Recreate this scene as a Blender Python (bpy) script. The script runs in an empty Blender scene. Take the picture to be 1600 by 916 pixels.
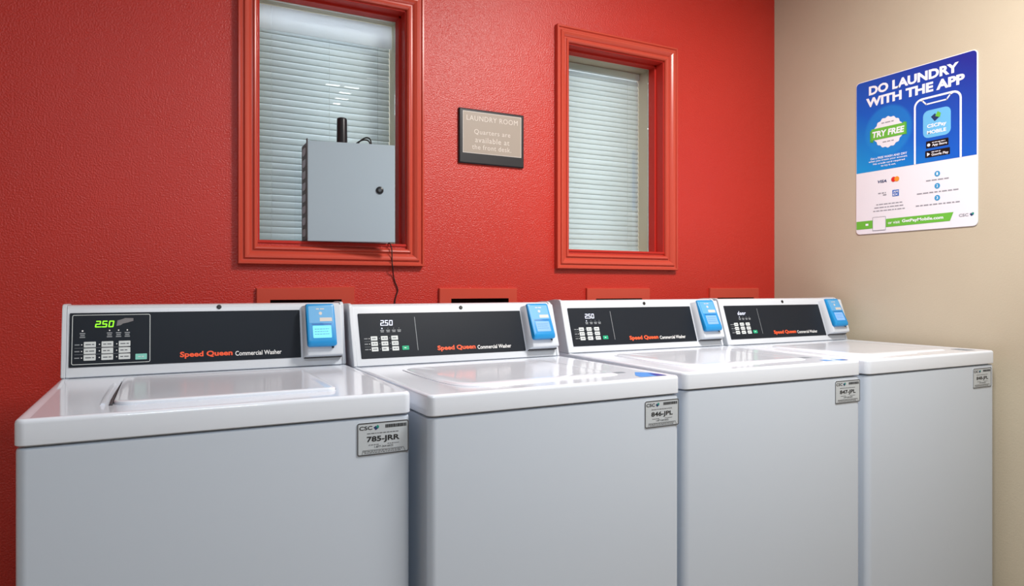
import bpy, bmesh, math, random
from mathutils import Vector, Matrix
random.seed(7)
SC = bpy.context.scene
COL = SC.collection
R = math.radians

# ------------------------------------------------------------------ camera
CAM_H = 1.121
WX = 2.49            # right wall
D = 2.216            # camera to red wall
CEIL = 2.62
cam_d = bpy.data.cameras.new('camera')
cam_d.sensor_width = 36.0
cam_d.lens = 1063.0 / 1600.0 * 36.0
cam_d.shift_y = -8.0 / 1600.0
cam_d.clip_start = 0.02
cam = bpy.data.objects.new('camera', cam_d)
COL.objects.link(cam)
cam.location = (0, -D, CAM_H)
cam.rotation_euler = (R(90), 0, R(-27.24))
SC.camera = cam

# ------------------------------------------------------------------ world, lights, exposure
w = bpy.data.worlds.new('world'); SC.world = w
w.use_nodes = True
w.node_tree.nodes['Background'].inputs[0].default_value = (0.84, 0.855, 0.91, 1)
w.node_tree.nodes['Background'].inputs[1].default_value = 3.0

def area(name, loc, rot, sx, sy, power, col):
    l = bpy.data.lights.new(name, 'AREA'); l.shape = 'RECTANGLE'
    l.size = sx; l.size_y = sy; l.energy = power; l.color = col
    o = bpy.data.objects.new(name, l); COL.objects.link(o)
    o.location = loc; o.rotation_euler = rot
    return o
area('ceiling_lamp_main', (1.50, -1.48, CEIL - 0.03), (0, 0, 0), 0.35, 0.5, 50, (1.0, 0.97, 0.93))
area('ceiling_lamp_behind', (0.10, -2.9, CEIL - 0.03), (0, 0, 0), 0.85, 0.6, 27, (0.76, 0.88, 1.0))
for k, (lx, ly, ln) in enumerate(((1.1, -2.58, 0.1), (1.24, -2.58, 0.11), (1.23, -2.74, 0.09), (1.24, -2.91, 0.1), (1.24, -3.07, 0.05), (1.36, -2.31, 0.17))):
    area('louvre_slit_lamp', (lx, ly, CEIL - 0.03), (0, 0, 0), ln, 0.03, 0.12 if k < 5 else .05, (0.95, 0.97, 1.0))

SC.view_settings.view_transform = 'Standard'
SC.view_settings.look = 'None'
SC.view_settings.gamma = 1.0
SC.view_settings.use_curve_mapping = False
SC.view_settings.exposure = 0.25

# ------------------------------------------------------------------ materials
def mat(name, col, rough=0.5, metal=0.0, spec=0.5, emit=None, es=0.0, coat=0.0):
    m = bpy.data.materials.new(name); m.use_nodes = True
    b = m.node_tree.nodes['Principled BSDF']
    b.inputs['Base Color'].default_value = (*col, 1)
    b.inputs['Roughness'].default_value = rough
    b.inputs['Metallic'].default_value = metal
    b.inputs['Specular IOR Level'].default_value = spec
    if coat: b.inputs['Coat Weight'].default_value = coat; b.inputs['Coat Roughness'].default_value = 0.08
    if emit:
        b.inputs['Emission Color'].default_value = (*emit, 1)
        b.inputs['Emission Strength'].default_value = es
    return m

def bump(m, scale, strength, dist=0.002, detail=3, var=None, scale2=None):
    nt = m.node_tree; b = nt.nodes['Principled BSDF']
    tc = nt.nodes.new('ShaderNodeTexCoord')
    n = nt.nodes.new('ShaderNodeTexNoise'); n.inputs['Scale'].default_value = scale; n.inputs['Detail'].default_value = detail
    nt.links.new(tc.outputs['Object'], n.inputs['Vector'])
    bp = nt.nodes.new('ShaderNodeBump'); bp.inputs['Strength'].default_value = strength; bp.inputs['Distance'].default_value = dist
    nt.links.new(n.outputs['Fac'], bp.inputs['Height']); nt.links.new(bp.outputs['Normal'], b.inputs['Normal'])
    if var:
        n2 = nt.nodes.new('ShaderNodeTexNoise'); n2.inputs['Scale'].default_value = scale2 or 3; n2.inputs['Detail'].default_value = 4
        nt.links.new(tc.outputs['Object'], n2.inputs['Vector'])
        r = nt.nodes.new('ShaderNodeValToRGB')
        r.color_ramp.elements[0].position = 0.35; r.color_ramp.elements[1].position = 0.65
        r.color_ramp.elements[0].color = (*var[0], 1); r.color_ramp.elements[1].color = (*var[1], 1)
        nt.links.new(n2.outputs['Fac'], r.inputs['Fac']); nt.links.new(r.outputs['Color'], b.inputs['Base Color'])
    return m

def lin(r, g, b):
    f = lambda c: (c / 255 / 12.92) if c <= 10 else ((c / 255 + 0.055) / 1.055) ** 2.4
    return (f(r), f(g), f(b))

M = {}
M['red_wall'] = bump(mat('red_wall_paint', (0.5, 0.02, 0.012), 0.37, spec=0.62), 210, 0.95, 0.0020, 2,
                     ((0.545, 0.024, 0.014), (0.525, 0.023, 0.013)))
M['red_trim'] = bump(mat('red_trim_paint', (0.56, 0.068, 0.040), 0.27, spec=0.5), 40, 0.05, 0.001)
M['red_jamb'] = bump(mat('red_jamb_paint', (0.50, 0.022, 0.014), 0.5, spec=0.3), 40, 0.05, 0.001)
M['beige_wall'] = bump(mat('beige_wall_paint', lin(198, 186, 164), 0.6, spec=0.3), 170, 0.22, 0.0018, 2,
                       (lin(192, 181, 160), lin(189, 178, 157)))
M['rear_wall'] = bump(mat('pale_wall_paint', lin(205, 198, 185), 0.7, spec=0.2), 150, 0.2)
M['ceiling'] = bump(mat('ceiling_white', (0.78, 0.78, 0.76), 0.9, spec=0.1), 60, 0.3)
M['enamel'] = bump(mat('white_enamel_lit', lin(220, 226, 236), 0.11, spec=0.5), 26, 0.015, 0.001, 1)  # deck and lid: paler copy, the light from above put into the colour
M['cabinet'] = bump(mat('white_enamel_shaded', lin(192, 201, 213), 0.28, spec=0.45), 20, 0.02, 0.001, 1)  # same enamel darkened, the shade of the upright fronts put into the colour
M['plastic'] = mat('white_plastic', lin(208, 213, 220), 0.3)
M['dark_gap'] = mat('dark_gasket_and_gap_shade', (0.05, 0.05, 0.055), 0.6)  # dark parts, and the shade in gaps and recesses painted as solid pieces
M['panel'] = mat('black_panel', (0.009, 0.013, 0.020), 0.42, spec=0.22)
M['bolt'] = mat('black_bolt', (0.01, 0.01, 0.01), 0.4)
M['button'] = mat('grey_button', lin(212, 218, 218), 0.4)
M['button_ink'] = mat('button_ink', lin(95, 100, 105), 0.5)
M['green_btn'] = mat('green_button', lin(20, 165, 120), 0.4)
M['mint_btn'] = mat('mint_button', lin(130, 205, 190), 0.4)
M['orange_ink'] = mat('orange_ink', lin(250, 90, 45), 0.5)
M['white_ink'] = mat('white_ink', lin(240, 240, 240), 0.5)
M['grey_ink'] = mat('grey_ink', lin(140, 145, 150), 0.5)
M['black_ink'] = mat('black_ink', lin(30, 32, 36), 0.5)
M['tag_grey_ink'] = mat('tag_grey_ink', lin(85, 87, 92), 0.5)
M['led_green'] = mat('led_green', (0.05, 0.3, 0.01), 0.5, emit=(0.30, 1.0, 0.015), es=1.1)
M['led_white'] = mat('led_white', (0.4, 0.4, 0.5), 0.5, emit=(0.72, 0.78, 1.0), es=1.0)
M['silver_wear'] = mat('silver_wear', lin(120, 118, 120), 0.5)
M['reader_blue'] = mat('reader_blue_plastic', lin(25, 140, 205), 0.35)
M['reader_sticker'] = mat('reader_sticker', lin(95, 165, 215), 0.45)
M['screen_cyan'] = mat('screen_cyan', (0.1, 0.3, 0.4), 0.3, emit=lin(120, 225, 245), es=0.7)
M['screen_violet'] = mat('screen_violet', (0.1, 0.2, 0.4), 0.3, emit=lin(125, 165, 245), es=0.8)
M['screen_ink'] = mat('screen_ink', lin(60, 130, 175), 0.4)
M['tag'] = mat('tag_silver', lin(194, 201, 207), 0.4)
M['teal_ink'] = mat('teal_ink', lin(25, 140, 125), 0.5)
M['navy_ink'] = mat('navy_ink', lin(25, 50, 100), 0.5)
M['sticker_blue'] = mat('deck_sticker_blue', lin(70, 140, 215), 0.4)
M['sticker_navy'] = mat('deck_sticker_navy', lin(45, 60, 150), 0.4)
M['sticker_grey'] = mat('deck_sticker_grey', lin(130, 140, 150), 0.4)
M['box_grey'] = mat('box_grey_paint', lin(166, 182, 194), 0.45)
M['box_dark'] = mat('box_hinge_dark', lin(70, 68, 72), 0.5)
M['black_plastic'] = mat('black_plastic', (0.012, 0.014, 0.018), 0.3)
M['black_cord'] = mat('black_cord', (0.01, 0.008, 0.008), 0.5)
M['lock_metal'] = mat('lock_metal', (0.12, 0.13, 0.14), 0.35, metal=0.8)
M['blind'] = mat('blind_white', lin(214, 220, 222), 0.5)
def translucent(m, col, f):
    nt = m.node_tree; b = nt.nodes['Principled BSDF']; o = [n for n in nt.nodes if n.type == 'OUTPUT_MATERIAL'][0]
    t = nt.nodes.new('ShaderNodeBsdfTranslucent'); t.inputs[0].default_value = (*col, 1)
    mx = nt.nodes.new('ShaderNodeMixShader'); mx.inputs[0].default_value = f
    nt.links.new(b.outputs[0], mx.inputs[1]); nt.links.new(t.outputs[0], mx.inputs[2]); nt.links.new(mx.outputs[0], o.inputs[0])
translucent(M['blind'], lin(225, 232, 235), 0.4)
M['blind_rail'] = mat('blind_rail_white', lin(214, 220, 222), 0.5)
M['valance'] = mat('valance_white', lin(238, 242, 246), 0.4)
M['beige_frame'] = mat('beige_frame_paint', lin(205, 195, 172), 0.5)
M['cavity'] = mat('brown_cavity', (0.03, 0.006, 0.004), 0.8)
M['notice_frame'] = mat('notice_black', lin(26, 27, 33), 0.4)
M['notice_face'] = mat('notice_taupe', lin(165, 152, 140), 0.45)
M['notice_border'] = mat('notice_border', lin(205, 198, 192), 0.4)
M['notice_ink'] = mat('notice_ink', lin(218, 208, 200), 0.4)
M['sign_white'] = mat('sign_white', lin(232, 232, 240), 0.35)
M['sign_ink'] = mat('sign_ink', lin(240, 242, 250), 0.4)
M['sign_green'] = mat('sign_green', lin(105, 185, 65), 0.4)
M['sign_green_dark'] = mat('sign_green_dark', lin(70, 165, 75), 0.4)
M['sign_pale'] = mat('sign_pale', lin(150, 150, 158), 0.4)
M['sign_icon'] = mat('sign_icon_blue', lin(105, 185, 232), 0.4)
M['sign_black'] = mat('sign_black', lin(15, 15, 18), 0.4)
M['sign_cyan'] = mat('sign_cyan', lin(45, 150, 205), 0.4)
M['amex'] = mat('card_blue', lin(20, 100, 190), 0.4)
M['mc_red'] = mat('card_red', lin(215, 45, 40), 0.4)
M['mc_orange'] = mat('card_orange', lin(240, 150, 50), 0.4)
M['text_grey'] = mat('text_grey', lin(145, 148, 158), 0.5)

def floor_mat():
    m = mat('floor_tile', lin(130, 118, 102), 0.35)
    nt = m.node_tree
    tc = nt.nodes.new('ShaderNodeTexCoord'); br = nt.nodes.new('ShaderNodeTexBrick')
    br.offset = 0; br.inputs['Scale'].default_value = 1.0
    br.inputs['Brick Width'].default_value = 0.3; br.inputs['Row Height'].default_value = 0.3
    br.inputs['Mortar Size'].default_value = 0.003
    br.inputs['Color1'].default_value = (*lin(138, 125, 108), 1); br.inputs['Color2'].default_value = (*lin(130, 117, 100), 1)
    br.inputs['Mortar'].default_value = (*lin(110, 100, 88), 1)
    nt.links.new(tc.outputs['Object'], br.inputs['Vector'])
    nt.links.new(br.outputs['Color'], nt.nodes['Principled BSDF'].inputs['Base Color'])
    return m
M['floor'] = floor_mat()

def glass_mat():
    m = bpy.data.materials.new('window_glass'); m.use_nodes = True
    nt = m.node_tree; nt.nodes.clear()
    o = nt.nodes.new('ShaderNodeOutputMaterial'); mx = nt.nodes.new('ShaderNodeMixShader')
    t = nt.nodes.new('ShaderNodeBsdfTransparent'); t.inputs[0].default_value = (0.95, 0.97, 0.96, 1)
    g = nt.nodes.new('ShaderNodeBsdfGlossy'); g.inputs['Roughness'].default_value = 0.01
    f = nt.nodes.new('ShaderNodeFresnel'); f.inputs[0].default_value = 1.45
    nt.links.new(f.outputs[0], mx.inputs[0]); nt.links.new(t.outputs[0], mx.inputs[1])
    nt.links.new(g.outputs[0], mx.inputs[2]); nt.links.new(mx.outputs[0], o.inputs[0])
    return m
M['glass'] = glass_mat()

# printed blue artwork of the poster: a gradient that belongs to the print (object coordinates of the poster)
def poster_blue():
    m = mat('poster_blue_print', (0, 0, 1), 0.35)
    nt = m.node_tree
    tc = nt.nodes.new('ShaderNodeTexCoord')
    sep = nt.nodes.new('ShaderNodeSeparateXYZ'); nt.links.new(tc.outputs['Object'], sep.inputs[0])
    # local y = -across ; local z = up
    ma = nt.nodes.new('ShaderNodeMath'); ma.operation = 'MULTIPLY_ADD'; ma.inputs[1].default_value = -0.9; ma.inputs[2].default_value = -0.20
    nt.links.new(sep.outputs['Y'], ma.inputs[0])
    mb = nt.nodes.new('ShaderNodeMath'); mb.operation = 'MULTIPLY_ADD'; mb.inputs[1].default_value = 1.4
    nt.links.new(sep.outputs['Z'], mb.inputs[0]); nt.links.new(ma.outputs[0], mb.inputs[2])
    r = nt.nodes.new('ShaderNodeValToRGB')
    e = r.color_ramp.elements
    e[0].position = 0.16; e[0].color = (*lin(5, 150, 220), 1)
    e[1].position = 1.0; e[1].color = (*lin(32, 42, 140), 1)
    x = e.new(0.50); x.color = (*lin(6, 92, 196), 1)
    nt.links.new(mb.outputs[0], r.inputs['Fac'])
    # soft lighter disc printed behind the seal
    d = nt.nodes.new('ShaderNodeVectorMath'); d.operation = 'DISTANCE'; d.inputs[1].default_value = (0, -0.136, 0.395)
    fl = nt.nodes.new('ShaderNodeVectorMath'); fl.operation = 'MULTIPLY'; fl.inputs[1].default_value = (0, 1, 1)
    nt.links.new(tc.outputs['Object'], fl.inputs[0]); nt.links.new(fl.outputs[0], d.inputs[0])
    mr = nt.nodes.new('ShaderNodeMapRange'); mr.inputs[1].default_value = 0.088; mr.inputs[2].default_value = 0.100
    mr.inputs[3].default_value = 0.45; mr.inputs[4].default_value = 0.0
    nt.links.new(d.outputs['Value'], mr.inputs[0])
    mx = nt.nodes.new('ShaderNodeMix'); mx.data_type = 'RGBA'
    nt.links.new(mr.outputs[0], mx.inputs[0]); nt.links.new(r.outputs['Color'], mx.inputs[6]); mx.inputs[7].default_value = (*lin(30, 145, 215), 1)
    nt.links.new(mx.outputs[2], nt.nodes['Principled BSDF'].inputs['Base Color'])
    return m
M['poster_blue'] = poster_blue()
translucent(M['valance'], lin(244, 247, 252), 0.55)


# ------------------------------------------------------------------ helpers
def tag(o, label=None, cat=None, group=None, kind=None):
    if label: o['label'] = label
    if cat: o['category'] = cat
    if group: o['group'] = group
    if kind: o['kind'] = kind
    return o

def empty(name, loc, rz=0.0):
    o = bpy.data.objects.new(name, None); COL.objects.link(o)
    o.empty_display_size = 0.05
    o.location = loc; o.rotation_euler = (0, 0, rz)
    return o

def obj(name, bm, m, parent=None, smooth=False, loc=None, rot=None):
    me = bpy.data.meshes.new(name)
    bmesh.ops.remove_doubles(bm, verts=bm.verts, dist=1e-6)
    bmesh.ops.recalc_face_normals(bm, faces=bm.faces)
    bm.to_mesh(me); bm.free()
    me.materials.append(m)
    if smooth:
        for p in me.polygons: p.use_smooth = True
        try: me.set_sharp_from_angle(angle=R(38))
        except Exception: pass
    o = bpy.data.objects.new(name, me); COL.objects.link(o)
    if parent: o.parent = parent
    if loc: o.location = loc
    if rot: o.rotation_euler = rot
    return o

def add_box(bm, x0, x1, y0, y1, z0, z1, bevel=0.0, seg=2):
    t = bmesh.new()
    bmesh.ops.create_cube(t, size=1.0)
    for v in t.verts:
        v.co = Vector((x0 + (v.co.x + .5) * (x1 - x0), y0 + (v.co.y + .5) * (y1 - y0), z0 + (v.co.z + .5) * (z1 - z0)))
    if bevel: bmesh.ops.bevel(t, geom=t.edges[:], offset=bevel, segments=seg, profile=0.5, affect='EDGES')
    merge(bm, t)
    return bm

def merge(bm, t, mtx=None):
    t.verts.index_update()
    vs = [bm.verts.new(mtx @ v.co if mtx else v.co) for v in t.verts]
    for f in t.faces:
        try: bm.faces.new([vs[v.index] for v in f.verts])
        except ValueError: pass
    t.free()

def rr(x0, x1, y0, y1, r, seg=6):
    """rounded-rectangle outline, counter-clockwise; r a number or four (bl, br, tr, tl)"""
    rs = r if isinstance(r, (list, tuple)) else (r,) * 4
    pts = []
    for (cx, cy, a0, q) in ((x0 + rs[0], y0 + rs[0], 180, rs[0]), (x1 - rs[1], y0 + rs[1], 270, rs[1]),
                            (x1 - rs[2], y1 - rs[2], 0, rs[2]), (x0 + rs[3], y1 - rs[3], 90, rs[3])):
        for k in range(seg + 1):
            a = R(a0 + 90 * k / seg)
            pts.append((cx + q * math.cos(a), cy + q * math.sin(a)))
    return pts

def loft(bm, rect, r, layers, seg=6, cap0=True, cap1=True, fn=None):
    """stack rounded rectangles: layers = [(z, inset)]"""
    x0, x1, y0, y1 = rect
    rows = []
    rs = r if isinstance(r, (list, tuple)) else (r,) * 4
    for z, ins in layers:
        q = [max(a - ins, 0.0008) for a in rs]
        pts = rr(x0 + ins, x1 - ins, y0 + ins, y1 - ins, q, seg)
        rows.append([bm.verts.new(fn(px, py, z) if fn else (px, py, z)) for px, py in pts])
    n = len(rows[0])
    for a, b in zip(rows, rows[1:]):
        for i in range(n):
            bm.faces.new((a[i], a[(i + 1) % n], b[(i + 1) % n], b[i]))
    if cap0: bm.faces.new(rows[0][::-1])
    if cap1: bm.faces.new(rows[-1])
    return bm

def tube(bm, pts, r, seg=10, caps=True):
    pts = [Vector(p) for p in pts]
    rings = []
    up = Vector((0.13, 0.2, 1)).normalized()
    for i, p in enumerate(pts):
        d = (pts[min(i + 1, len(pts) - 1)] - pts[max(i - 1, 0)]).normalized()
        a = d.cross(up)
        if a.length < 1e-3: a = d.cross(Vector((1, 0, 0)))
        a.normalize(); b = d.cross(a).normalized()
        rad = r[i] if isinstance(r, (list, tuple)) else r
        rings.append([bm.verts.new(p + a * rad * math.cos(2 * math.pi * k / seg) + b * rad * math.sin(2 * math.pi * k / seg)) for k in range(seg)])
    for A, B in zip(rings, rings[1:]):
        for k in range(seg):
            bm.faces.new((A[k], A[(k + 1) % seg], B[(k + 1) % seg], B[k]))
    if caps: bm.faces.new(rings[0]); bm.faces.new(rings[-1][::-1])
    return bm

def smooth_path(pts, n=8):
    out = []
    P = [Vector(p) for p in pts]
    for i in range(len(P) - 1):
        p0 = P[max(i - 1, 0)]; p1 = P[i]; p2 = P[i + 1]; p3 = P[min(i + 2, len(P) - 1)]
        for k in range(n):
            t = k / n
            out.append(0.5 * ((2 * p1) + (-p0 + p2) * t + (2 * p0 - 5 * p1 + 4 * p2 - p3) * t * t + (-p0 + 3 * p1 - 3 * p2 + p3) * t ** 3))
    out.append(P[-1])
    return out

def prism(bm, prof, x0, x1):
    """extrude a (y,z) outline along x"""
    a = [bm.verts.new((x0, y, z)) for y, z in prof]; b = [bm.verts.new((x1, y, z)) for y, z in prof]
    n = len(prof)
    bm.faces.new(a); bm.faces.new(b[::-1])
    for i in range(n): bm.faces.new((a[i], b[i], b[(i + 1) % n], a[(i + 1) % n]))
    return bm

def frame_sweep(bm, rect, prof):
    """mitred frame on the plane y=0: prof = [(offset inward from outer edge, y)]"""
    x0, x1, z0, z1 = rect
    rows = []
    for o, y in prof:
        rows.append([bm.verts.new(p) for p in ((x0 + o, y, z0 + o), (x1 - o, y, z0 + o), (x1 - o, y, z1 - o), (x0 + o, y, z1 - o))])
    for a, b in zip(rows, rows[1:]):
        for i in range(4): bm.faces.new((a[i], a[(i + 1) % 4], b[(i + 1) % 4], b[i]))
    return bm

# text outlines, made from Blender's own font and turned into mesh data
_tc = {}
def text_geo(s, bold=0.0, shear=0.0, space=1.0):
    key = (s, bold, shear, space)
    if key not in _tc:
        cu = bpy.data.curves.new('lettering', 'FONT')
        cu.body = s; cu.size = 1.0; cu.offset = bold; cu.shear = shear; cu.resolution_u = 3; cu.space_character = space
        o = bpy.data.objects.new('lettering', cu); COL.objects.link(o)
        dg = bpy.context.evaluated_depsgraph_get()
        me = bpy.data.meshes.new_from_object(o.evaluated_get(dg))
        V = [(v.co.x, v.co.y) for v in me.vertices]; F = [tuple(p.vertices) for p in me.polygons]
        bpy.data.objects.remove(o); bpy.data.curves.remove(cu); bpy.data.meshes.remove(me)
        _tc[key] = (V, F)
    return _tc[key]

class Decal:
    """flat print on a plane; one mesh per key"""
    def __init__(s, O, X, Y, parent):
        s.O = Vector(O); s.X = Vector(X).normalized(); s.Y = Vector(Y).normalized(); s.N = s.X.cross(s.Y).normalized()
        s.parent = parent; s.b = {}
    def P(s, x, y, h): return s.O + s.X * x + s.Y * y + s.N * h
    def g(s, key):
        if key not in s.b: s.b[key] = bmesh.new()
        return s.b[key]
    def poly(s, key, pts, h=.0004):
        bm = s.g(key); bm.faces.new([bm.verts.new(s.P(x, y, h)) for x, y in pts])
    def rect(s, key, x0, x1, y0, y1, h=.0004, r=0):
        s.poly(key, rr(x0, x1, y0, y1, r, 4) if r else [(x0, y0), (x1, y0), (x1, y1), (x0, y1)], h)
    def slab(s, key, x0, x1, y0, y1, t, r=.001, h=0.0, seg=4):
        loft(s.g(key), (x0, x1, y0, y1), r, [(h, 0), (h + t * .7, 0), (h + t, t * .35)], seg, fn=lambda x, y, z: s.P(x, y, z))
    def ring(s, key, outer, inner, h=.0004):
        bm = s.g(key); a = [bm.verts.new(s.P(x, y, h)) for x, y in outer]; b = [bm.verts.new(s.P(x, y, h)) for x, y in inner]
        n = len(a)
        for i in range(n): bm.faces.new((a[i], a[(i + 1) % n], b[(i + 1) % n], b[i]))
    def frame(s, key, x0, x1, y0, y1, w_, r, h=.0004):
        s.ring(key, rr(x0, x1, y0, y1, r, 5), rr(x0 + w_, x1 - w_, y0 + w_, y1 - w_, max(r - w_, .0003), 5), h)
    def circle(s, key, x, y, r, h=.0004, n=20):
        s.poly(key, [(x + r * math.cos(2 * math.pi * k / n), y + r * math.sin(2 * math.pi * k / n)) for k in range(n)], h)
    def line(s, key, pts, wd, h=.0004):
        for (x0, y0), (x1, y1) in zip(pts, pts[1:]):
            d = Vector((x1 - x0, y1 - y0)); L = d.length
            if L < 1e-7: continue
            d /= L; n = Vector((-d.y, d.x)) * wd / 2; e = d * wd * .3
            s.poly(key, [(x0 - n.x - e.x, y0 - n.y - e.y), (x1 - n.x + e.x, y1 - n.y + e.y), (x1 + n.x + e.x, y1 + n.y + e.y), (x0 + n.x - e.x, y0 + n.y - e.y)], h)
    def text(s, key, string, x0, x1, y0, y1, h=.0006, bold=0.0, shear=0.0, space=1.0, base=False):
        V, F = text_geo(string, bold, shear, space)
        xs = [v[0] for v in V]; ys = [v[1] for v in V]
        ax, bx = min(xs), max(xs); ay, by = min(ys), max(ys)
        bm = s.g(key)
        vs = [bm.verts.new(s.P(x0 + (x - ax) / (bx - ax) * (x1 - x0), y0 + (y - ay) / (by - ay) * (y1 - y0), h)) for x, y in V]
        for f in F:
            try: bm.faces.new([vs[i] for i in f])
            except ValueError: pass
    def words(s, key, x0, x1, y, hgt, h=.0005, seed=1):
        """an unreadably small line of print: short dashes"""
        rnd = random.Random(seed); x = x0
        while x < x1 - hgt:
            L = min(rnd.uniform(2.0, 5.5) * hgt, x1 - x)
            s.rect(key, x, x + L, y, y + hgt, h); x += L + hgt * .9
    def seg7(s, key, string, x0, y0, wd, ht, gap, h=.0006, sl=.12, t=None):
        SEG = {'0': 'abcdef', '2': 'abged', '5': 'afgcd', 'd': 'bcdeg', 'o': 'cdeg', 'r': 'eg'}
        t = t or wd * .2; x = x0
        def q(a, b): return (a + (b - y0) * sl, b)
        for ch in string:
            if ch == '.':
                c = q(x - gap * .55, y0 + t * .5); s.circle(key, c[0], c[1], t * .62, h, 10); continue
            m_ = y0 + ht / 2
            L = {'a': ((x + t * .6, y0 + ht - t / 2), (x + wd - t * .6, y0 + ht - t / 2)), 'g': ((x + t * .6, m_), (x + wd - t * .6, m_)),
                 'd': ((x + t * .6, y0 + t / 2), (x + wd - t * .6, y0 + t / 2)), 'f': ((x + t / 2, m_ + t * .3), (x + t / 2, y0 + ht - t * .6)),
                 'b': ((x + wd - t / 2, m_ + t * .3), (x + wd - t / 2, y0 + ht - t * .6)), 'e': ((x + t / 2, y0 + t * .6), (x + t / 2, m_ - t * .3)),
                 'c': ((x + wd - t / 2, y0 + t * .6), (x + wd - t / 2, m_ - t * .3))}
            for k in SEG[ch]: s.line(key, [q(*L[k][0]), q(*L[k][1])], t, h)
            x += wd + gap
    def build(s, key, name, m, parent=None):
        return obj(name, s.b.pop(key), m, parent or s.parent)

def leaf_mark(dc, key1, key2, x, y, r, h=.0006):
    """small two-tone drop mark"""
    dc.poly(key1, [(x - r, y + .1 * r), (x - .2 * r, y - r), (x + .9 * r, y - .2 * r), (x + .2 * r, y - .1 * r), (x - .1 * r, y + .7 * r)], h)
    dc.poly(key2, [(x - .1 * r, y + .05 * r), (x + .4 * r, y + r), (x + 1.1 * r, y + .5 * r), (x + .9 * r, y - .35 * r)], h + .0001)

# ------------------------------------------------------------------ room shell
W1 = dict(o=(0.204, 0.795, 1.194, 2.119)); W2 = dict(o=(1.323, 1.906, 1.194, 2.116))
CW = 0.058
for W_ in (W1, W2):
    a = W_['o']; W_['h'] = (a[0] + CW, a[1] - CW, a[2] + CW + .009, a[3] - CW)
OUT = [(0.297, 0.517, 0.955, 1.084), (0.897, 1.122, 0.955, 1.0835), (1.503, 1.728, 0.955, 1.079), (2.133, 2.350, 0.955, 1.0785)]
LX = -1.7; RY = -4.6; TH = 0.195

def wall_with_holes(bm, x0, x1, z0, z1, holes, th):
    xs = sorted({x0, x1, *[h[0] for h in holes], *[h[1] for h in holes]})
    zs = sorted({z0, z1, *[h[2] for h in holes], *[h[3] for h in holes]})
    inh = lambda x, z: any(h[0] < x < h[1] and h[2] < z < h[3] for h in holes)
    for y in (0, th):
        for a, b in zip(xs, xs[1:]):
            for c, d in zip(zs, zs[1:]):
                if inh((a + b) / 2, (c + d) / 2): continue
                bm.faces.new([bm.verts.new(p) for p in ((a, y, c), (b, y, c), (b, y, d), (a, y, d))])
    for h in holes + [(x0, x1, z0, z1)]:
        c = [(h[0], h[2]), (h[1], h[2]), (h[1], h[3]), (h[0], h[3])]
        for i in range(4):
            p, q = c[i], c[(i + 1) % 4]
            bm.faces.new([bm.verts.new(v) for v in ((p[0], 0, p[1]), (q[0], 0, q[1]), (q[0], th, q[1]), (p[0], th, p[1]))])
    return bm

tag(obj('wall_back', wall_with_holes(bmesh.new(), LX, WX, 0, CEIL, [W1['h'], W2['h']] + OUT, TH), M['red_wall']),
    'red textured wall with two windows behind the washers', 'wall', kind='structure')
tag(obj('wall_right', add_box(bmesh.new(), WX, WX + .12, RY, TH, 0, CEIL), M['beige_wall']), 'beige painted wall with the poster', 'wall', kind='structure')
tag(obj('wall_left', add_box(bmesh.new(), LX - .12, LX, RY, TH, 0, CEIL), M['rear_wall']), 'plain wall left of the view', 'wall', kind='structure')
tag(obj('wall_rear', add_box(bmesh.new(), LX - .12, WX + .12, RY - .12, RY, 0, CEIL), M['rear_wall']), 'plain wall behind the viewer', 'wall', kind='structure')
tag(obj('floor', add_box(bmesh.new(), LX - .12, WX + .12, RY - .12, TH, -.1, 0), M['floor']), 'tan tiled floor under the washers', 'floor', kind='structure')
tag(obj('ceiling', add_box(bmesh.new(), LX - .12, WX + .12, RY - .12, TH, CEIL, CEIL + .1), M['ceiling']), 'white ceiling', 'ceiling', kind='structure')

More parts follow.
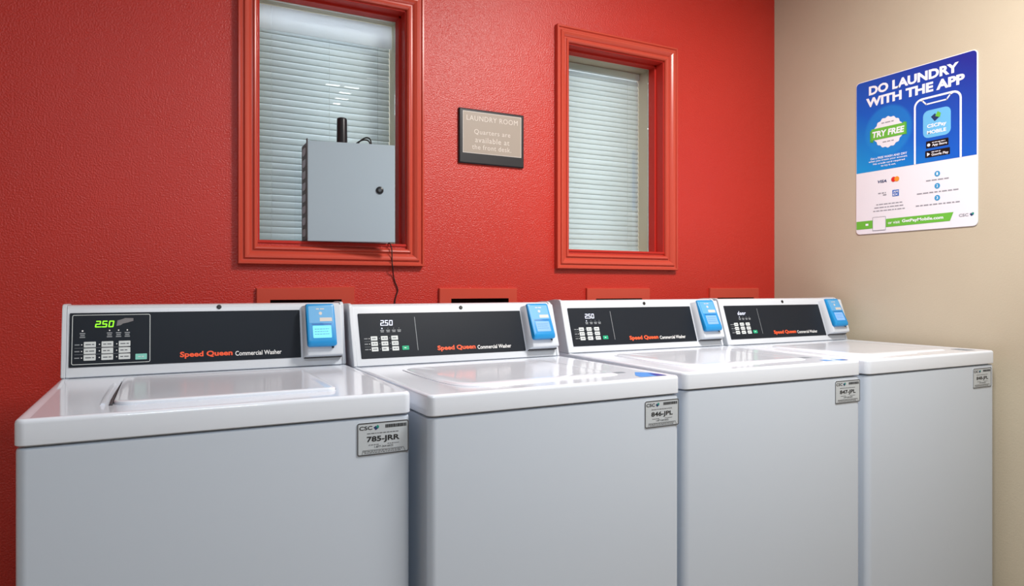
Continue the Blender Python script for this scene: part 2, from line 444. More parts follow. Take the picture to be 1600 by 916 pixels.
# windows
CAS = [(0.0, 0.0), (0.0, -.019), (.0015, -.021), (.0065, -.021), (.0085, -.0175), (.010, -.0150), (.0165, -.0145), (.0175, -.018), (.020, -.0205),
       (.025, -.0200), (.032, -.0160), (.037, -.0115), (.0385, -.0090), (.044, -.0090), (.0452, -.013), (.048, -.0150), (.052, -.0140), (.0565, -.010), (.058, -.006), (.058, 0.0)]
def make_window(n, W_, glass_y=.088):
    o = W_['o']; h = W_['h']
    r = tag(empty('window_%d' % n, ((o[0] + o[1]) / 2, 0, o[2])), kind='structure')
    r['label'] = ['interior window with red moulded casing left of the notice', 'narrow interior window with red moulded casing near the corner'][n - 1]
    r['category'] = 'window'
    cx = r.location.x; cz = o[2]
    rel = lambda q: (q[0] - cx, q[1] - cx, q[2] - cz, q[3] - cz)
    obj('casing', frame_sweep(bmesh.new(), rel(o), CAS), M['red_trim'], r)
    H_ = rel(h)
    b = bmesh.new()
    x0, x1, z0, z1 = H_
    for t0, y0, y1 in ((.0, -.0, .046), (.011, .046, .086)):
        q0 = 0.004 if t0 == 0 else .011
        # four liner boards (sill, head, two sides)
        add_box(b, x0 - .001, x1 + .001, y0 - .004 if t0 == 0 else y0, y1, z0 - .001, z0 + (.0078 if t0 == 0 else .0082), .0012, 1)
        add_box(b, x0 - .001, x1 + .001, y0, y1, z1 - q0, z1 + .001, .001, 1)
        add_box(b, x0 - .001, x0 + q0, y0, y1, z0, z1, .001, 1)
        add_box(b, x1 - q0, x1 + .001, y0, y1, z0, z1, .001, 1)
    obj('jamb', b, M['red_jamb'], r)
    b = bmesh.new()
    x0, x1, z0, z1 = x0 + .010, x1 - .010, z0 + .004, z1 - .012
    add_box(b, x0 - .012, x0, .0865, .193, z0, z1, .001, 1); add_box(b, x1, x1 + .012, .0865, .193, z0, z1, .001, 1)
    add_box(b, x0 - .012, x1 + .012, .0865, .193, z1, z1 + .012, .001, 1); add_box(b, x0 - .012, x1 + .012, .0865, .193, z0 - .006, z0 + .003, .001, 1)
    tag(obj('inner_frame', b, M['beige_frame'], r), 'beige inner frame')
    b = bmesh.new(); add_box(b, x0 + .0005, x1 - .0005, glass_y, glass_y + .004, z0 + .0035, z1 - .0005)
    obj('pane', b, M['glass'], r)
    return (x0 + cx, x1 + cx, z0 + .003 + cz, z1 + cz)
B1 = make_window(1, W1); B2 = make_window(2, W2)

def make_blind(rect, label, valance, pitch=.0207, y=.160):
    x0, x1, z0, z1 = rect
    r = tag(empty('window_blind', ((x0 + x1) / 2, y, z0)), label, 'blind', 'white slatted blinds behind the windows')
    hw = (x1 - x0) / 2 - .0012
    top = z1 - z0
    b = bmesh.new(); add_box(b, -hw, hw, -.014, .014, top - (.012 if valance else .028), top - .001, .002)
    obj('head_rail', b, M['blind_rail'], r)
    zt = top - .034 if not valance else valance[0] - z0 + .018
    n = int(round((zt - .024) / pitch)); pitch = (zt - .008 - .0245) / (n - 1)
    b = bmesh.new()
    tilt = R(74)
    for i in range(n):
        zc = zt - .008 - i * pitch
        rows = []
        jz = random.uniform(-.0006, .0006); rot = tilt + random.uniform(-.03, .03)
        for k in range(6):
            s_ = (k / 5 - .5) * .0255; bulge = .0028 * (1 - (2 * k / 5 - 1) ** 2)
            # lower edge to the room, convex face up/forward
            yy = s_ * math.cos(rot) - bulge * math.sin(rot)
            zz = s_ * math.sin(rot) + bulge * math.cos(rot)
            rows.append([b.verts.new((sx * hw, yy, zc + zz + jz)) for sx in (-1, 1)])
        for p, q in zip(rows, rows[1:]): b.faces.new((p[0], p[1], q[1], q[0]))
    so = obj('slats', b, M['blind'], r, smooth=True)
    md = so.modifiers.new('thickness', 'SOLIDIFY'); md.thickness = .0004
    zb = .0145
    b = bmesh.new(); add_box(b, -hw, hw, -.012, .012, .0005, zb, .002)
    obj('bottom_rail', b, M['blind_rail'], r)
    for fx in (-.78, .05, .80) if valance else (-.7, .7):
        b = bmesh.new(); tube(b, [(fx * hw, -.0152, zt), (fx * hw, -.0152, zb)], .0006, 6)
        obj('ladder_cord', b, M['blind'], r)
    if valance:
        b = bmesh.new()
        # slightly curved board with a rounded left return
        for sx0, sx1 in ((-hw + .001, -.12 * 1.0 - .06), (-.1796, hw)):
            add_box(b, sx0, sx1, -.034, -.030, valance[0] - z0, min(valance[1] - z0, top - .002), .001, 1)
        obj('valance', b, M['valance'], r)
    return r
make_blind(B1, 'white mini blind with a deep white valance, behind the grey control box', (1.967, 2.048))
make_blind(B2, 'white mini blind without valance in the narrower window by the corner', None)

# ------------------------------------------------------------------ washer outlet boxes on the wall
OB = [((.257, .559), OUT[0], 1.1205, 'red wall outlet frame low on the wall left of the hanging cord', .9),
      ((.8535, 1.157), OUT[1], 1.120, 'red wall outlet frame behind the second washer from the left', 0),
      ((1.462, 1.768), OUT[2], 1.120, 'red wall outlet frame behind the third washer, under the narrow window', 0),
      ((2.092, 2.381), OUT[3], 1.120, 'red wall outlet frame nearest the beige wall', 0)]
for (xa, xb), op, zt, lab, rz in OB:
    cx = (xa + xb) / 2; z0 = zt - .205
    r = tag(empty('washer_outlet_box', (cx, 0, z0)), lab, 'outlet box', 'red outlet frames behind the washers')
    b = bmesh.new()
    ox = (op[0] - cx, op[1] - cx); oz = (op[2] - z0, op[3] - z0)
    hw = (xb - xa) / 2; H_ = zt - z0; y0 = -.011
    O4 = [(-hw, 0), (hw, 0), (hw, H_ + (hw * 2 * math.tan(R(rz)))), (-hw, H_)]
    I4 = [(ox[0], oz[0]), (ox[1], oz[0]), (ox[1], oz[1]), (ox[0], oz[1])]
    e = .002
    O5 = [(-hw + e, e), (hw - e, e), (hw - e, O4[2][1] - e), (-hw + e, H_ - e)]
    rows = [[(x, -.0, z) for x, z in O4], [(x, y0 + e, z) for x, z in O4], [(x, y0, z) for x, z in O5], [(x, y0, z) for x, z in I4], [(x, 0.004, z) for x, z in I4]]
    rows = [[b.verts.new(p) for p in rw] for rw in rows]
    for p, q in zip(rows, rows[1:]):
        for i in range(4): b.faces.new((p[i], p[(i + 1) % 4], q[(i + 1) % 4], q[i]))
    obj('face_frame', b, M['red_trim'], r)
    b = bmesh.new()
    i4 = [(ox[0] + .001, oz[0] + .001), (ox[1] - .001, oz[0] + .001), (ox[1] - .001, oz[1] - .001), (ox[0] + .001, oz[1] - .001)]
    f_ = [b.verts.new((x, -.008, z)) for x, z in i4]; k_ = [b.verts.new((x, .085, z)) for x, z in i4]
    for i in range(4): b.faces.new((f_[i], f_[(i + 1) % 4], k_[(i + 1) % 4], k_[i]))
    b.faces.new(k_)
    tag(obj('recess_tray', b, M['cavity'], r), 'dark brown recessed tray')

# ------------------------------------------------------------------ washers
YF, ZD = .545, .914
FO = Vector((0, YF, ZD)); FT = Vector((0, .055, .168)).normalized(); FL = math.hypot(.055, .168)
def make_washer(name_tag, loc, rz, width, old, dz, display, screen, label, sticker):
    w_ = width
    r = tag(empty('washing_machine', (loc[0], loc[1], dz), rz), label, 'washing machine', 'white top-loading washers in a row')
    # ---- cabinet
    b = bmesh.new()
    loft(b, (.0015, w_ - .0015, .0015, .69), (.017, .017, .004, .004),
         [(.028, .004), (.030, 0), (.862, 0), (.8655, .0008), (.8675, .0035), (.8675, .012), (.874, .012)], 8)
    obj('cabinet', b, M['cabinet'], r, True)
    for fx in (.05, w_ - .05):
        for fy in (.05, .63):
            b = bmesh.new(); tube(b, [(fx, fy, .001 - dz), (fx, fy, .008 - dz), (fx, fy, .0305)], [.018, .018, .010], 14)
            obj('levelling_foot', b, M['dark_gap'], r, True)
    # ---- deck
    b = bmesh.new()
    loft(b, (0, w_, 0, .69), (.016, .016, .003, .003),
         [(.8715, .004), (.8715, .0015), (.873, 0), (.9065, 0), (.9105, .001), (.9130, .0032), (.914, .0065), (.914, .0105), (.9132, .0145), (.9126, .019)], 8)
    obj('deck', b, M['enamel'], r, True)
    # ---- lid
    if old:
        rc = (.130, .523, .090, .470); rad = (.030, .018, .030, .030)
        ly = [(.9115, 0), (.9165, 0), (.9182, .0010), (.9190, .003), (.9192, .012), (.9184, .020)]
    else:
        rc = (.108, .542, .084, .470); rad = (.055, .030, .03, .05)
        ly = [(.9115, -.003), (.9126, 0), (.9140, .003), (.9155, .008), (.9164, .014), (.9168, .022), (.9166, .040), (.9156, .062)]
    b = bmesh.new()
    loft(b, rc, rad, ly, 10)
    lid = obj('lid', b, M['enamel'], r, True)
    b = bmesh.new()
    if old:
        loft(b, (rc[0] - .0006, rc[1] + .0022, rc[2] + .006, rc[3] + .002), (.03, .018, .03, .03), [(.9120, 0), (.9133, 0)], 8)
        obj('lid_gap_shade', b, M['dark_gap'], lid)  # dark sheet painting the shaded gap round the lid
        # long finger slot along the left side, widening to the front
        b = bmesh.new()
        P_ = [(.1265, .095, .0030), (.1258, .16, .0030), (.1262, .24, .0024), (.1270, .32, .0018), (.1280, .40, .0013), (.1290, .445, .0008)]
        tube(b, [(x, y, .9125 + q * .25) for x, y, q in P_], [q for _, _, q in P_], 8)
        obj('finger_slot', b, M['dark_gap'], lid, True)
        b = bmesh.new()
        tube(b, [(x - .012, y, .9110 + q * .3) for x, y, q in [(.1255, .11, .004), (.124, .2, .004), (.127, .4, .003)]], .004, 8)
        obj('slot_rim', b, M['enamel'], lid, True)
    else:
        b = bmesh.new()
        P_ = smooth_path([(.098, .43, .9125), (.094, .33, .9125), (.093, .24, .9125), (.098, .16, .9125), (.112, .105, .9125), (.150, .076, .9125), (.22, .070, .9122), (.34, .070, .912)], 5)
        tube(b, P_, .0016, 8)
        obj('finger_ridge', b, M['enamel'], lid, True)
    # ---- console
    prof = [(.549, .9135), (.5455, .916), (.5965, 1.0700), (.599, 1.0752), (.6035, 1.0785), (.611, 1.0800), (.640, 1.0800), (.678, 1.0760), (.6885, 1.069), (.690, 1.055), (.690, .9135)]
    ft = FT
    if old:     # the older model's console face stands a little steeper
        prof = [(y - (max(z - .914, 0) / .168 * .022 if y < .62 else 0), z) for y, z in prof]
        ft = Vector((0, .033, .168)).normalized()
    b = bmesh.new(); prism(b, prof, .0115, w_ - .0115)
    con = obj('console', b, M['plastic'], r, True)
    for x0, x1 in ((.0015, .0108), (w_ - .0108, w_ - .0015)):
        b = bmesh.new()
        pr2 = []
        cy = .62; cz = 1.0
        for y, z in prof: pr2.append((y + (-.0022 if y < .6 else 0), z + (.0028 if z > 1.0 else 0)))
        prism(b, pr2, x0, x1)
        bmesh.ops.bevel(b, geom=[e for e in b.edges if abs(e.verts[0].co.x - e.verts[1].co.x) < 1e-6], offset=.0012, segments=2, affect='EDGES')
        ec = obj('end_cap', b, M['plastic'], con, True)
    b = bmesh.new(); add_box(b, .004, w_ - .004, .5495, .68, .9125, .9150)
    obj('console_gasket', b, M['dark_gap'], con)
    dc = Decal(FO, (1, 0, 0), ft, r)
    # centre bolt
    T = lambda t: t * FL
    bm_ = dc.g('bolt')
    loft(bm_, (.3355 - .0056, .3355 + .0056, T(.915) - .0056, T(.915) + .0056), .0055, [(-.001, 0), (.0012, 0), (.002, .0015)], 5, fn=lambda x, y, z: dc.P(x, y, z))
    dc.build('bolt', 'console_bolt', M['bolt'], con)
    pt0, pt1 = (.137, .853) if old else (.120, .838)
    px0 = .0165 if old else .0242
    dc.slab('panel', px0, .5325, T(pt0), T(pt1), .0022, .002)
    pan = dc.build('panel', 'control_panel', M['panel'], r)
    H0 = .0026
    if old:
        dc.frame('frame', .0215, .1815, T(.168), T(.826), .0013, .004, H0)
        cols = [(.0452, .0692), (.0805, .1043), (.1155, .1395)]; rows_ = [(.392, .466), (.305, .379), (.218, .293)]
        go = (.1500, .1745, .205, .284); gm = 'mint_btn'
        dc.seg7('disp', '2.50', .0665, T(.655), .0105, T(.088), .0030, H0, .15, .0024)
        # decimal point sits by the first digit
        dc.poly('wear', [(.1105, T(.67)), (.1125, T(.745)), (.1195, T(.755)), (.1285, T(.775)), (.1455, T(.772)), (.1455, T(.735)), (.1345, T(.715)), (.1235, T(.700)), (.1195, T(.68))], H0)
        dots = [.0423, .0965, .1150, .1330]; dt = .612
        ink_t = [(.570, .585), (.545, .560), (.520, .535)]
    else:
        cols = [(.0535, .0722), (.0823, .1018), (.1118, .1312)]; rows_ = [(.397, .465), (.311, .379), (.225, .293)]
        go = (.1405, .1605, .228, .296); gm = 'green_btn'
        if display == 'door':
            dc.seg7('disp', 'door', .0835, T(.633), .0080, T(.085), .0030, H0, .08, .0021)
        else:
            dc.seg7('disp', '2.50', .0845, T(.633), .0098, T(.088), .0028, H0, .08, .0022)
        dc.rect('line', .1857, .1873, T(.215), T(.765), H0)
        dots = [.0880, .1050, .1215, .1370]; dt = .588
        ink_t = [(.548, .563), (.526, .540)]
    dc.circle('led1' if not old else 'dotw', dots[0], T(dt), .0019, H0, 10)
    for k, x in enumerate(dots[1:]):
        if old: dc.circle('dotw', x, T(dt), .0016, H0, 10)
        else: dc.circle('dots', x, T(dt), .0011, H0, 8)
    for x in dots:
        for k, (a_, c_) in enumerate(ink_t):
            ww = .0055 - .001 * (k % 2)
            dc.rect('dots', x - ww, x + ww, T(a_), T(c_), H0)
    for i, (x0, x1) in enumerate(cols):
        for j, (t0, t1) in enumerate(rows_):
            dc.slab('b', x0, x1, T(t0), T(t1), .0014, .0012, .0022)
            bt = dc.build('b', 'button', M['button'], pan)
            m0 = (T(t0) + T(t1)) / 2; xm = (x0 + x1) / 2
            dc.words('i', x0 + .0035, x1 - .003, m0 - .0011, .0022, .0039, seed=i * 3 + j)
            dc.build('i', 'button_lettering', M['button_ink'], bt)
            dc.circle('dotw' if (old or i == 0) else 'dots', x0 - .0040, m0, .0013, H0, 8)
    for j, (t0, t1) in enumerate(rows_):
        m0 = (T(t0) + T(t1)) / 2
        x_ = cols[0][0]
        dc.rect('dots', x_ - .0180, x_ - .0082, m0 - .0012, m0 + .0012, H0)
        if j: dc.rect('dots', x_ - .0180, x_ + (.088 if old else .004), T(t1) + .0010, T(t1) + .0016, H0)
    dc.slab('go', go[0], go[1], T(go[2]), T(go[3]), .0014, .0014, .0022)
    gb = dc.build('go', 'start_button', M[gm], pan); gb['label'] = 'green start button'
    dc.words('i', go[0] + .006, go[1] - .006, T((go[2] + go[3]) / 2) - .001, .002, .0039, seed=4)
    dc.build('i', 'start_lettering', M['white_ink'] if not old else M['button'], gb)
    ty = .19 if old else .176
    dc.text('brand', 'Speed Queen', .2455, .3650, T(ty), T(ty + .098), H0, bold=.035)
    dc.text('model', 'Commercial Washer', .3715, .4835, T(ty + .012), T(ty + .012 + .066), H0, bold=.012)
    dc.build('disp', 'price_display', M['led_green'] if old else M['led_white'], pan)
    if 'frame' in dc.b: dc.build('frame', 'panel_outline', M['button'], pan)
    if 'line' in dc.b: dc.build('line', 'divider_line', M['grey_ink'], pan)
    if 'wear' in dc.b: dc.build('wear', 'worn_patch', M['silver_wear'], pan)
    if 'led1' in dc.b: dc.build('led1', 'indicator_light', M['led_white'], pan)
    if 'dotw' in dc.b: dc.build('dotw', 'indicator_dots', M['white_ink'], pan)
    dc.build('dots', 'panel_lettering', M['grey_ink'], pan)
    dc.build('brand', 'brand_lettering', M['orange_ink'], pan)
    dc.build('model', 'model_lettering', M['white_ink'], pan)
    # ---- card reader housing: sloped-sided block on the right of the console
    b = bmesh.new()
    ax0, ax1, t0, t1 = .5375, .6375, T(.125), T(.915)
    lay = [(0.0, 0, 0, 0, 0), (.008, .0003, .0003, 0, .001), (.0290, .0060, .001, .0030, .002), (.0312, .0085, .003, .0055, .004)]
    rws = []
    for h_, il, ir, ib, it in lay:
        pts = rr(ax0 + il, ax1 - ir, t0 + ib, t1 - it, .0035, 3)
        rws.append([b.verts.new(dc.P(x, y, h_)) for x, y in pts])
    n_ = len(rws[0])
    for A_, B_ in zip(rws, rws[1:]):
        for i in range(n_): b.faces.new((A_[i], A_[(i + 1) % n_], B_[(i + 1) % n_], B_[i]))
    b.faces.new(rws[-1]); b.faces.new(rws[0][::-1])
    obj('reader_housing', b, M['plastic'], r, True)
    b = bmesh.new()
    loft(b, (ax0 + .002, ax1 + .0, t0 - .0022, t0 + .001), .001, [(0.0, 0), (.012, 0)], 2, fn=lambda x, y, z: dc.P(x, y, z))
    obj('housing_shadow_line', b, M['dark_gap'], r)  # dark bar painting the shadow line beneath the housing
    # ---- blue reader, tilted out at the bottom
    up = Vector((0, .080 - (.022 if old else 0), .156)).normalized()
    RO = dc.P(.5425, T(.255), .0330); rd = Decal(RO, (1, 0, 0), up, r)
    hh = .1170; ww = .0760
    b = bmesh.new()
    out = rr(0, ww, 0, hh, (.007, .007, .006, .006), 4)
    def bulge(x, y):   # lower right side swells a little
        return x + (.0035 * math.sin(min(max(1 - (y - .01) / .07, 0), 1) * math.pi) if x > ww / 2 else 0)
    rws = []
    for h_, ins in ((-.010, .004), (0, .001), (.012, 0), (.0165, .0018), (.0185, .0060)):
        pts = []
        for x, y in out:
            cx_, cy_ = ww / 2, hh / 2
            sx = (abs(x - cx_) - ins) / max(abs(x - cx_), 1e-6); sy = (abs(y - cy_) - ins * (2.2 if y < cy_ and h_ > .014 else 1)) / max(abs(y - cy_), 1e-6)
            xx = cx_ + (x - cx_) * max(sx, 0); yy = cy_ + (y - cy_) * max(sy, 0)
            pts.append((bulge(xx, yy), yy))
        rws.append([b.verts.new(rd.P(x, y, h_)) for x, y in pts])
    n_ = len(rws[0])
    for A_, B_ in zip(rws, rws[1:]):
        for i in range(n_): b.faces.new((A_[i], A_[(i + 1) % n_], B_[(i + 1) % n_], B_[i]))
    b.faces.new(rws[-1]); b.faces.new(rws[0][::-1])
    rdr = obj('card_reader', b, M['reader_blue'], r, True); rdr['label'] = 'bright blue card reader with a lit screen'
    S0 = .0187
    rd.rect('stk', .0068, .0690, .0620, .1085, S0, .002); rd.build('stk', 'reader_sticker', M['reader_sticker'], rdr)
    rd.rect('pale', .034, .066, .066, .076, S0 + .0002, .001)
    rd.words('pale', .026, .052, .099, .0028, S0 + .0002, 3)
    rd.circle('pale', .037, .088, .0045, S0 + .0002, 12)
    rd.build('pale', 'sticker_print', M['sign_pale'] if False else M['notice_border'], rdr)
    rd.rect('slot', .013, .064, .0575, .0590, S0 + .0002); rd.build('slot', 'card_slot', M['sticker_navy'], rdr)
    rd.slab('scr', .0145, .0625, .0205, .0540, .0006, .002, S0 - .0003)
    sc = rd.build('scr', 'screen', M[screen], rdr); sc['label'] = 'glowing screen'
    for k, yy in enumerate((.044, .037, .030)): rd.words('tx', .019, .056, yy, .0014, S0 + .0006, 11 + k)
    rd.build('tx', 'screen_lettering', M['screen_ink'], rdr)
    rd.circle('ft', .066, -.0015, .0032, .004, 10)
    rd.build('ft', 'reader_screw', M['bolt'], rdr)
    # ---- silver id tag
    td = Decal((0, .0015, 0), (1, 0, 0), (0, 0, 1), r)
    ta, tb = ((.5405, .6450) if not name_tag.startswith('848') else (.5235, .6285))
    z0, z1 = .7955, .8600
    td.slab('tag', ta, tb, z0, z1, .0008, .005)
    tg = td.build('tag', 'id_tag', M['tag'], r); tg['label'] = 'silver id tag with black print reading ' + name_tag
    h = .0011
    td.frame('brd', ta + .0004, tb - .0004, z0 + .0004, z1 - .0004, .0024, .0045, h)
    td.line('brd', [(ta + .010, z0 + .0018), (ta + .0115, z0 + .0105), (tb - .0115, z0 + .0105), (tb - .008, z0 + .003)], .0008, h)
    td.build('brd', 'tag_border', M['tag_grey_ink'], tg)
    L_ = tb - ta
    td.text('k', name_tag, ta + .185 * L_, ta + .815 * L_, z0 + .0235, z0 + .0370, h, bold=.03)
    td.text('k', 'CSC', ta + .045 * L_, ta + .29 * L_, z0 + .0500, z0 + .0575, h, bold=.02)
    x = ta + .54 * L_
    rnd = random.Random(hash(name_tag) if False else 5)
    while x < ta + .94 * L_:
        q = rnd.uniform(.0012, .0030); td.rect('k', x, x + q, z0 + .0515, z0 + .0580, h); x += q + .0008
    td.text('k', '1-877-264-6622', ta + .33 * L_, ta + .69 * L_, z0 + .0140, z0 + .0180, h, bold=.01)
    td.build('k', 'tag_lettering', M['black_ink'], tg)
    td.words('g', ta + .19 * L_, ta + .80 * L_, z0 + .0420, .0013, h, 2)
    td.words('g', ta + .22 * L_, ta + .42 * L_, z0 + .0198, .0012, h, 3); td.words('g', ta + .58 * L_, ta + .80 * L_, z0 + .0198, .0012, h, 4)
    td.words('g', ta + .12 * L_, ta + .86 * L_, z0 + .0075, .0013, h, 6); td.words('g', ta + .14 * L_, ta + .84 * L_, z0 + .0045, .0013, h, 7)
    td.build('g', 'tag_small_print', M['tag_grey_ink'], tg)
    leaf_mark(td, 'l1', 'l2', ta + .365 * L_, z0 + .0535, .0052, h)
    td.build('l1', 'logo_dark', M['navy_ink'], tg); td.build('l2', 'logo_teal', M['teal_ink'], tg)
    # ---- instruction stickers lying on the deck's front right
    sd = Decal((0, 0, .9127), (1, 0, 0), (0, 1, 0), r)
    if sticker == 2:
        sd.poly('s', [(.552, .030), (.628, .026), (.628, .085), (.600, .112), (.560, .060)], .0004)
        sd.build('s', 'deck_sticker', M['sticker_blue'], r)
        sd.poly('n', [(.600, .028), (.6285, .026), (.6285, .060), (.612, .075)], .0007); sd.build('n', 'deck_sticker_print', M['sticker_navy'], r)
        sd.rect('g', .548, .575, .115, .135, .0004); sd.build('g', 'deck_note', M['sticker_grey'], r)
    elif sticker == 3:
        sd.rect('g', .552, .590, .118, .145, .0004); sd.build('g', 'deck_note', M['sticker_grey'], r)
        sd.rect('s', .548, .575, .035, .060, .0004); sd.build('s', 'deck_sticker', M['sticker_blue'], r)
        sd.rect('s', .600, .628, .026, .050, .0004); sd.build('s', 'deck_sticker', M['sticker_blue'], r)
        sd.rect('n', .618, .630, .028, .046, .0007); sd.build('n', 'deck_sticker_print', M['sticker_navy'], r)
    elif sticker == 4:
        sd.rect('g', .572, .620, .045, .100, .0004); sd.build('g', 'deck_note', M['sticker_grey'], r)
    return r

def place(x, y): return (x, y - D, 0)
make_washer('785-JRR', place(-.207, 1.300), R(-.1), .651, True, 0, '250', 'screen_cyan',
            'white top-load washer nearest the left edge, green 2.50 display, tag 785-JRR', 1)
make_washer('846-JPL', place(.466, 1.263), R(1.2), .651, False, -.005, '250', 'screen_violet',
            'second white washer from the left, white 2.50 display and blue deck sticker, tag 846-JPL', 2)
make_washer('847-JPL', place(1.134, 1.284), R(-.7), .651, False, 0, '250', 'screen_violet',
            'third white washer from the left, two small blue deck stickers, tag 847-JPL', 3)
make_washer('848-JPL', place(1.805, 1.269), R(.2), .651, False, 0, 'door', 'screen_violet',
            'white top-load washer beside the beige wall, last in the row, tag 848-JPL', 4)

# ------------------------------------------------------------------ grey control box on the window sill
SILL = W1['h'][2] + .0083
r = tag(empty('control_box', (.540, .0, SILL)), 'grey steel control box with antenna standing on the left window sill', 'control box')
hx = .132; bh = .315
b = bmesh.new(); add_box(b, -hx, hx - .004, -.012, .072, 0, bh, .002)
obj('box_body', b, M['box_grey'], r)
b = bmesh.new()
# dark slotted hinge strip on the left side and a flange that stands just proud of the top
add_box(b, -hx - .0022, -hx + .001, -.012, .070, .002, bh - .004, .0006, 1)
add_box(b, -hx - .0035, -hx - .0005, -.024, -.012, .004, bh + .007, .0008, 1)
hg = obj('hinge', b, M['box_dark'], r)
for k in range(8):
    zz = .016 + k * .037
    b = bmesh.new(); loft(b, (.004, .052, zz, zz + .024), .009, [(0, 0), (.0012, .0008)], 5, fn=lambda x, y, z_: (-hx - .0022 - z_, x, y))
    obj('hinge_knuckle', b, M['box_grey'], hg)
# door, hinged on the left, slightly ajar
dp = empty('door_pivot', (0, 0, 0)); bpy.data.objects.remove(dp)
ang = R(-11)
Rm = Matrix.Translation((-hx - .001, -.022, .001)) @ Matrix.Rotation(ang, 4, 'Z')
b = bmesh.new(); t = bmesh.new(); add_box(t, 0, .272, -.002, .012, -.002, bh - .001, .0018); merge(b, t, Rm)
door = obj('box_door', b, M['box_grey'], r)
b = bmesh.new()
c = Vector((.2235, -.002, .1655))
t = bmesh.new(); loft(t, (c.x - .0120, c.x + .0120, c.z - .0120, c.z + .0120), .0119, [(0, 0), (.0025, 0), (.004, .002)], 6, fn=lambda x, y, z_: (x, c.y - z_, y)); merge(b, t, Rm)
lk = obj('lock', b, M['black_plastic'], door, True)
b = bmesh.new(); t = bmesh.new(); loft(t, (c.x - .0055, c.x + .0055, c.z - .0055, c.z + .0055), .0054, [(.004, 0), (.0052, .0006)], 6, fn=lambda x, y, z_: (x, c.y - z_, y)); merge(b, t, Rm)
obj('lock_core', b, M['lock_metal'], lk, True)
# antenna
b = bmesh.new(); ax = .5275 - .540; ay = .032
tube(b, [(ax, ay, bh - .001), (ax, ay, bh + .004), (ax, ay, bh + .006), (ax, ay, bh + .0895), (ax, ay, bh + .0945), (ax, ay, bh + .097)], [.019, .019, .0175, .0165, .0145, .009], 24)
obj('antenna', b, M['black_plastic'], r, True)
for k, (dx, hgt) in enumerate(((0, .026), (.008, .034))):
    b = bmesh.new()
    p = smooth_path([(.025 + dx, .030, bh - .002), (.034 + dx, .022, bh + hgt * .6), (.052 + dx, .012, bh + hgt), (.068 + dx * .6, .004, bh + hgt * .9), (.074 + dx * .4, .002, bh + hgt * .35), (.068 + dx * .4, .000, bh - .002)], 6)
    tube(b, p, .0024, 8); obj('antenna_cable', b, M['black_cord'], r, True)
# thin cord from the box over the casing and down the wall
b = bmesh.new()
o = Vector((.540, 0, SILL))
pts = [(.672, -.004, 1.286), (.6735, -.006, 1.270), (.676, -.010, SILL + .001), (.679, -.0215, 1.256), (.680, -.0235, 1.235), (.681, -.022, 1.205), (.684, -.0200, 1.188),
       (.690, -.006, 1.165), (.697, -.004, 1.140), (.7045, -.004, 1.122), (.7060, -.004, 1.110), (.7000, -.004, 1.092), (.696, -.004, 1.070), (.695, -.004, 1.0), (.70, -.004, .9)]
tube(b, smooth_path([Vector(p) - o for p in pts], 5), .0019, 8)
obj('power_cord', b, M['black_cord'], r, True)

# ------------------------------------------------------------------ notice board
r = tag(empty('notice_board', (.928, 0, 1.5625)), 'small dark framed laundry room notice between the two windows', 'notice')
nd = Decal((0, -.001, 0), (1, 0, 0), (0, 0, 1), r)
nd.slab('f', -.001, .257, -.001, .193, .010, .0015); fr = nd.build('f', 'notice_frame', M['notice_frame'])
nd.slab('b', .0125, .2455, .0355, .1835, .0008, .001, .0095); nd.build('b', 'insert_border', M['notice_border'])
nd.rect('p', .0150, .2430, .0380, .1810, .0107); ins = nd.build('p', 'notice_insert', M['notice_face'])
nd.text('t', 'LAUNDRY ROOM', .027, .230, .1515, .1695, .0110, space=1.1)
nd.build('t', 'heading_lettering', M['notice_ink'], ins)
nd.text('t', 'Quarters are', .056, .200, .1020, .1220, .0110, space=1.1)
nd.text('t', 'available at', .060, .196, .0755, .0945, .0110, space=1.1)
nd.text('t', 'the front desk.', .048, .203, .0505, .0680, .0110, space=1.1)
nd.build('t', 'notice_lettering', M['notice_ink'], ins)

# ------------------------------------------------------------------ poster on the beige wall (local y = minus across, local z = up)
r = tag(empty('wall_poster', (WX, -.414, 1.334)), 'blue and white laundry app poster on the beige wall', 'poster')
pd = Decal((-.0008, 0, 0), (0, -1, 0), (0, 0, 1), r)
SWd, SHt = .460, .608
pd.slab('b', 0, SWd, 0, SHt, .0035, .016); obj_b = pd.build('b', 'poster_board', M['sign_white'])
h = .0039
bl = rr(.003, SWd - .003, .245, SHt - .003, (.0005, .0005, .014, .014), 5)
pd.poly('blue', bl, h); blue = pd.build('blue', 'blue_field', M['poster_blue'])
h1 = .0043; h2 = .0047; h3 = .0051; h4 = .0055
pd.text('w', 'DO LAUNDRY', .057, .398, .546, .582, h1, bold=.045)
pd.text('w', 'WITH THE APP', .045, .418, .500, .536, h1, bold=.045)
pd.build('w', 'headline_lettering', M['sign_ink'], blue)
# phone outline
ro = rr(.238, .408, .10, .484, .030, 6); ri = rr(.245, .401, .10, .477, .024, 6)
clip = lambda pts: [(x, max(y, .245)) for x, y in pts]
n = len(ro)
oc, ic = clip(ro), clip(ri)
bmk = pd.g('ph')
for i in range(n):
    q = [oc[i], oc[(i + 1) % n], ic[(i + 1) % n], ic[i]]
    if max(p[1] for p in q) <= .2451: continue
    if abs((q[0][0] - q[1][0])) + abs(q[0][1] - q[1][1]) < 1e-7: continue
    pd.poly('ph', q, h1)
pd.line('ph', [(.262, .478), (.270, .474), (.284, .458), (.357, .459), (.369, .474), (.378, .478)], .005, h2)
pd.build('ph', 'phone_outline', M['sign_ink'], blue)
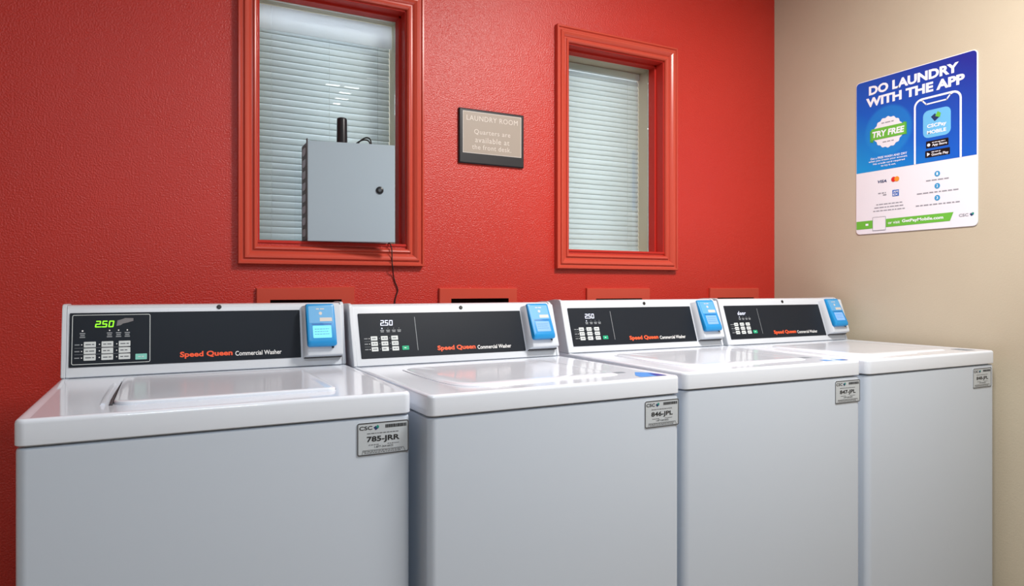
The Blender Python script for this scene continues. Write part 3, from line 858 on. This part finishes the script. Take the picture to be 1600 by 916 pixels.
# app icon
pd.rect('ic', .272, .371, .334, .434, h1, .020); ic_ = pd.build('ic', 'app_icon', M['sign_icon'], blue)
leaf_mark(pd, 'l1', 'l2', .318, .407, .017, h2)
pd.build('l1', 'icon_mark_navy', M['navy_ink'], blue); pd.build('l2', 'icon_mark_green', M['sign_green'], blue)
pd.text('it', 'CSCPay', .287, .356, .366, .383, h2, bold=.03); pd.text('it', 'MOBILE', .287, .355, .347, .360, h2, bold=.03)
# store badges
pd.rect('bd', .283, .363, .296, .322, h1, .002); pd.rect('bd', .280, .368, .262, .287, h1, .002)
pd.build('bd', 'store_badges', M['sign_black'], blue)
pd.text('it', 'App Store', .305, .358, .299, .310, h2, bold=.02); pd.words('it', .305, .352, .313, .0025, h2, 3)
pd.text('it', 'Google Play', .303, .363, .2635, .2755, h2, bold=.02); pd.words('it', .303, .335, .279, .0025, h2, 5)
pd.circle('it', .293, .3075, .0058, h2, 12); pd.poly('it', [(.287, .267), (.287, .281), (.298, .274)], h2)
for s_, (x0, x1, y0) in (('Get a FREE WASH AND DRY', (.064, .212, .290)), ('when you create your account.', (.056, .214, .2785)),
                         ('No credit card required', (.075, .203, .267)), ('to try it out.', (.108, .168, .256))):
    pd.text('it', s_, x0, x1, y0, y0 + .0085, h2, bold=.02)
pd.build('it', 'white_lettering', M['sign_ink'], blue)
# scalloped seal with a green ribbon
cx, cy = .1365, .388
pts = []
for k in range(96):
    a = 2 * math.pi * k / 96; rr_ = .0585 + .0022 * math.cos(a * 16)
    pts.append((cx + rr_ * math.cos(a), cy + rr_ * math.sin(a)))
pd.poly('seal', pts, h1); seal = pd.build('seal', 'seal', M['sign_white'], blue)
pd.poly('rbd', [(.062, .361), (.076, .357), (.076, .405), (.062, .405)], h2); pd.poly('rbd', [(.197, .415), (.211, .411), (.211, .364), (.197, .368)], h2)
pd.build('rbd', 'ribbon_ends', M['sign_green_dark'], blue)
pd.rect('rb', .068, .206, .366, .410, h3); pd.build('rb', 'ribbon', M['sign_green'], blue)
pd.text('tf', 'TRY FREE', .072, .202, .375, .399, h4, bold=.04, shear=.12); pd.build('tf', 'ribbon_lettering', M['sign_ink'], blue)
pd.words('sp', .110, .165, .424, .004, h2, 8); pd.words('sp', .115, .160, .350, .004, h2, 9); pd.build('sp', 'seal_small_print', M['sign_pale'], blue)
# white lower half
pd.text('v', 'VISA', .094, .131, .195, .206, h1, bold=.03, shear=.2); pd.build('v', 'card_lettering', M['navy_ink'], obj_b)
pd.circle('m', .159, .202, .0098, h1, 20); pd.build('m', 'card_mark_red', M['mc_red'], obj_b)
pd.circle('m', .172, .202, .0098, h2, 20); pd.build('m', 'card_mark_orange', M['mc_orange'], obj_b)
pd.rect('a', .154, .180, .137, .161, h1); am = pd.build('a', 'card_mark_blue', M['amex'], obj_b)
pd.text('at', 'AM', .157, .177, .150, .158, h2, bold=.02); pd.text('at', 'EX', .157, .177, .140, .147, h2, bold=.02); pd.build('at', 'blue_mark_lettering', M['sign_ink'], obj_b)
pd.words('g', .096, .128, .153, .004, h1, 4); pd.rect('g', .116, .130, .145, .149, h1)
pd.build('g', 'card_mark_print', M['text_grey'], obj_b)
for x0, x1, y0, sd_ in ((.088, .193, .110, 1), (.080, .203, .098, 2), (.075, .208, .0855, 3)): pd.words('g', x0, x1, y0, .0034, h1, sd_)
pd.build('g', 'card_small_print', M['text_grey'], obj_b)
for x0, x1, y0, sd_ in ((.283, .364, .176, 5), (.249, .397, .132, 6), (.245, .402, .088, 7)):
    pd.words('g', x0, x1, y0, .004, h1, sd_); pd.build('g', 'step_print', M['text_grey'], obj_b)
for k, y in enumerate((.199, .155, .112)):
    pd.circle('c', .3235, y, .0100, h1, 22); pd.build('c', 'step_dot', M['sign_cyan'], obj_b)
for k, y in enumerate((.199, .155, .112)): pd.text('n', str(k + 1), .3205, .3265, y - .005, y + .005, h2, bold=.02)
pd.poly('gr', [(.003, .020), (.368, .025), (.380, .055), (.003, .052)], h1); gr = pd.build('gr', 'green_band', M['sign_green'], obj_b)
pd.rect('q', .073, .128, .011, .064, h2, .002)
pd.build('q', 'blank_square', M['sign_white'], obj_b)
pd.frame('qf', .073, .128, .011, .064, .0015, .002, h3); pd.build('qf', 'square_outline', M['text_grey'], obj_b)
pd.text('n', 'or visit', .137, .184, .032, .043, h2, bold=.01); pd.text('n', 'GetPayMobile.com', .192, .345, .031, .046, h2, bold=.03)
pd.rect('n', .043, .055, .033, .041, h2)
pd.build('n', 'band_lettering', M['sign_ink'], obj_b)
pd.text('k', 'CSC', .398, .430, .036, .046, h1, bold=.02); pd.build('k', 'company_lettering', M['text_grey'], obj_b)
leaf_mark(pd, 'l1', 'l2', .441, .042, .007, h1)
pd.build('l1', 'company_mark_navy', M['navy_ink'], obj_b); pd.build('l2', 'company_mark_teal', M['teal_ink'], obj_b)
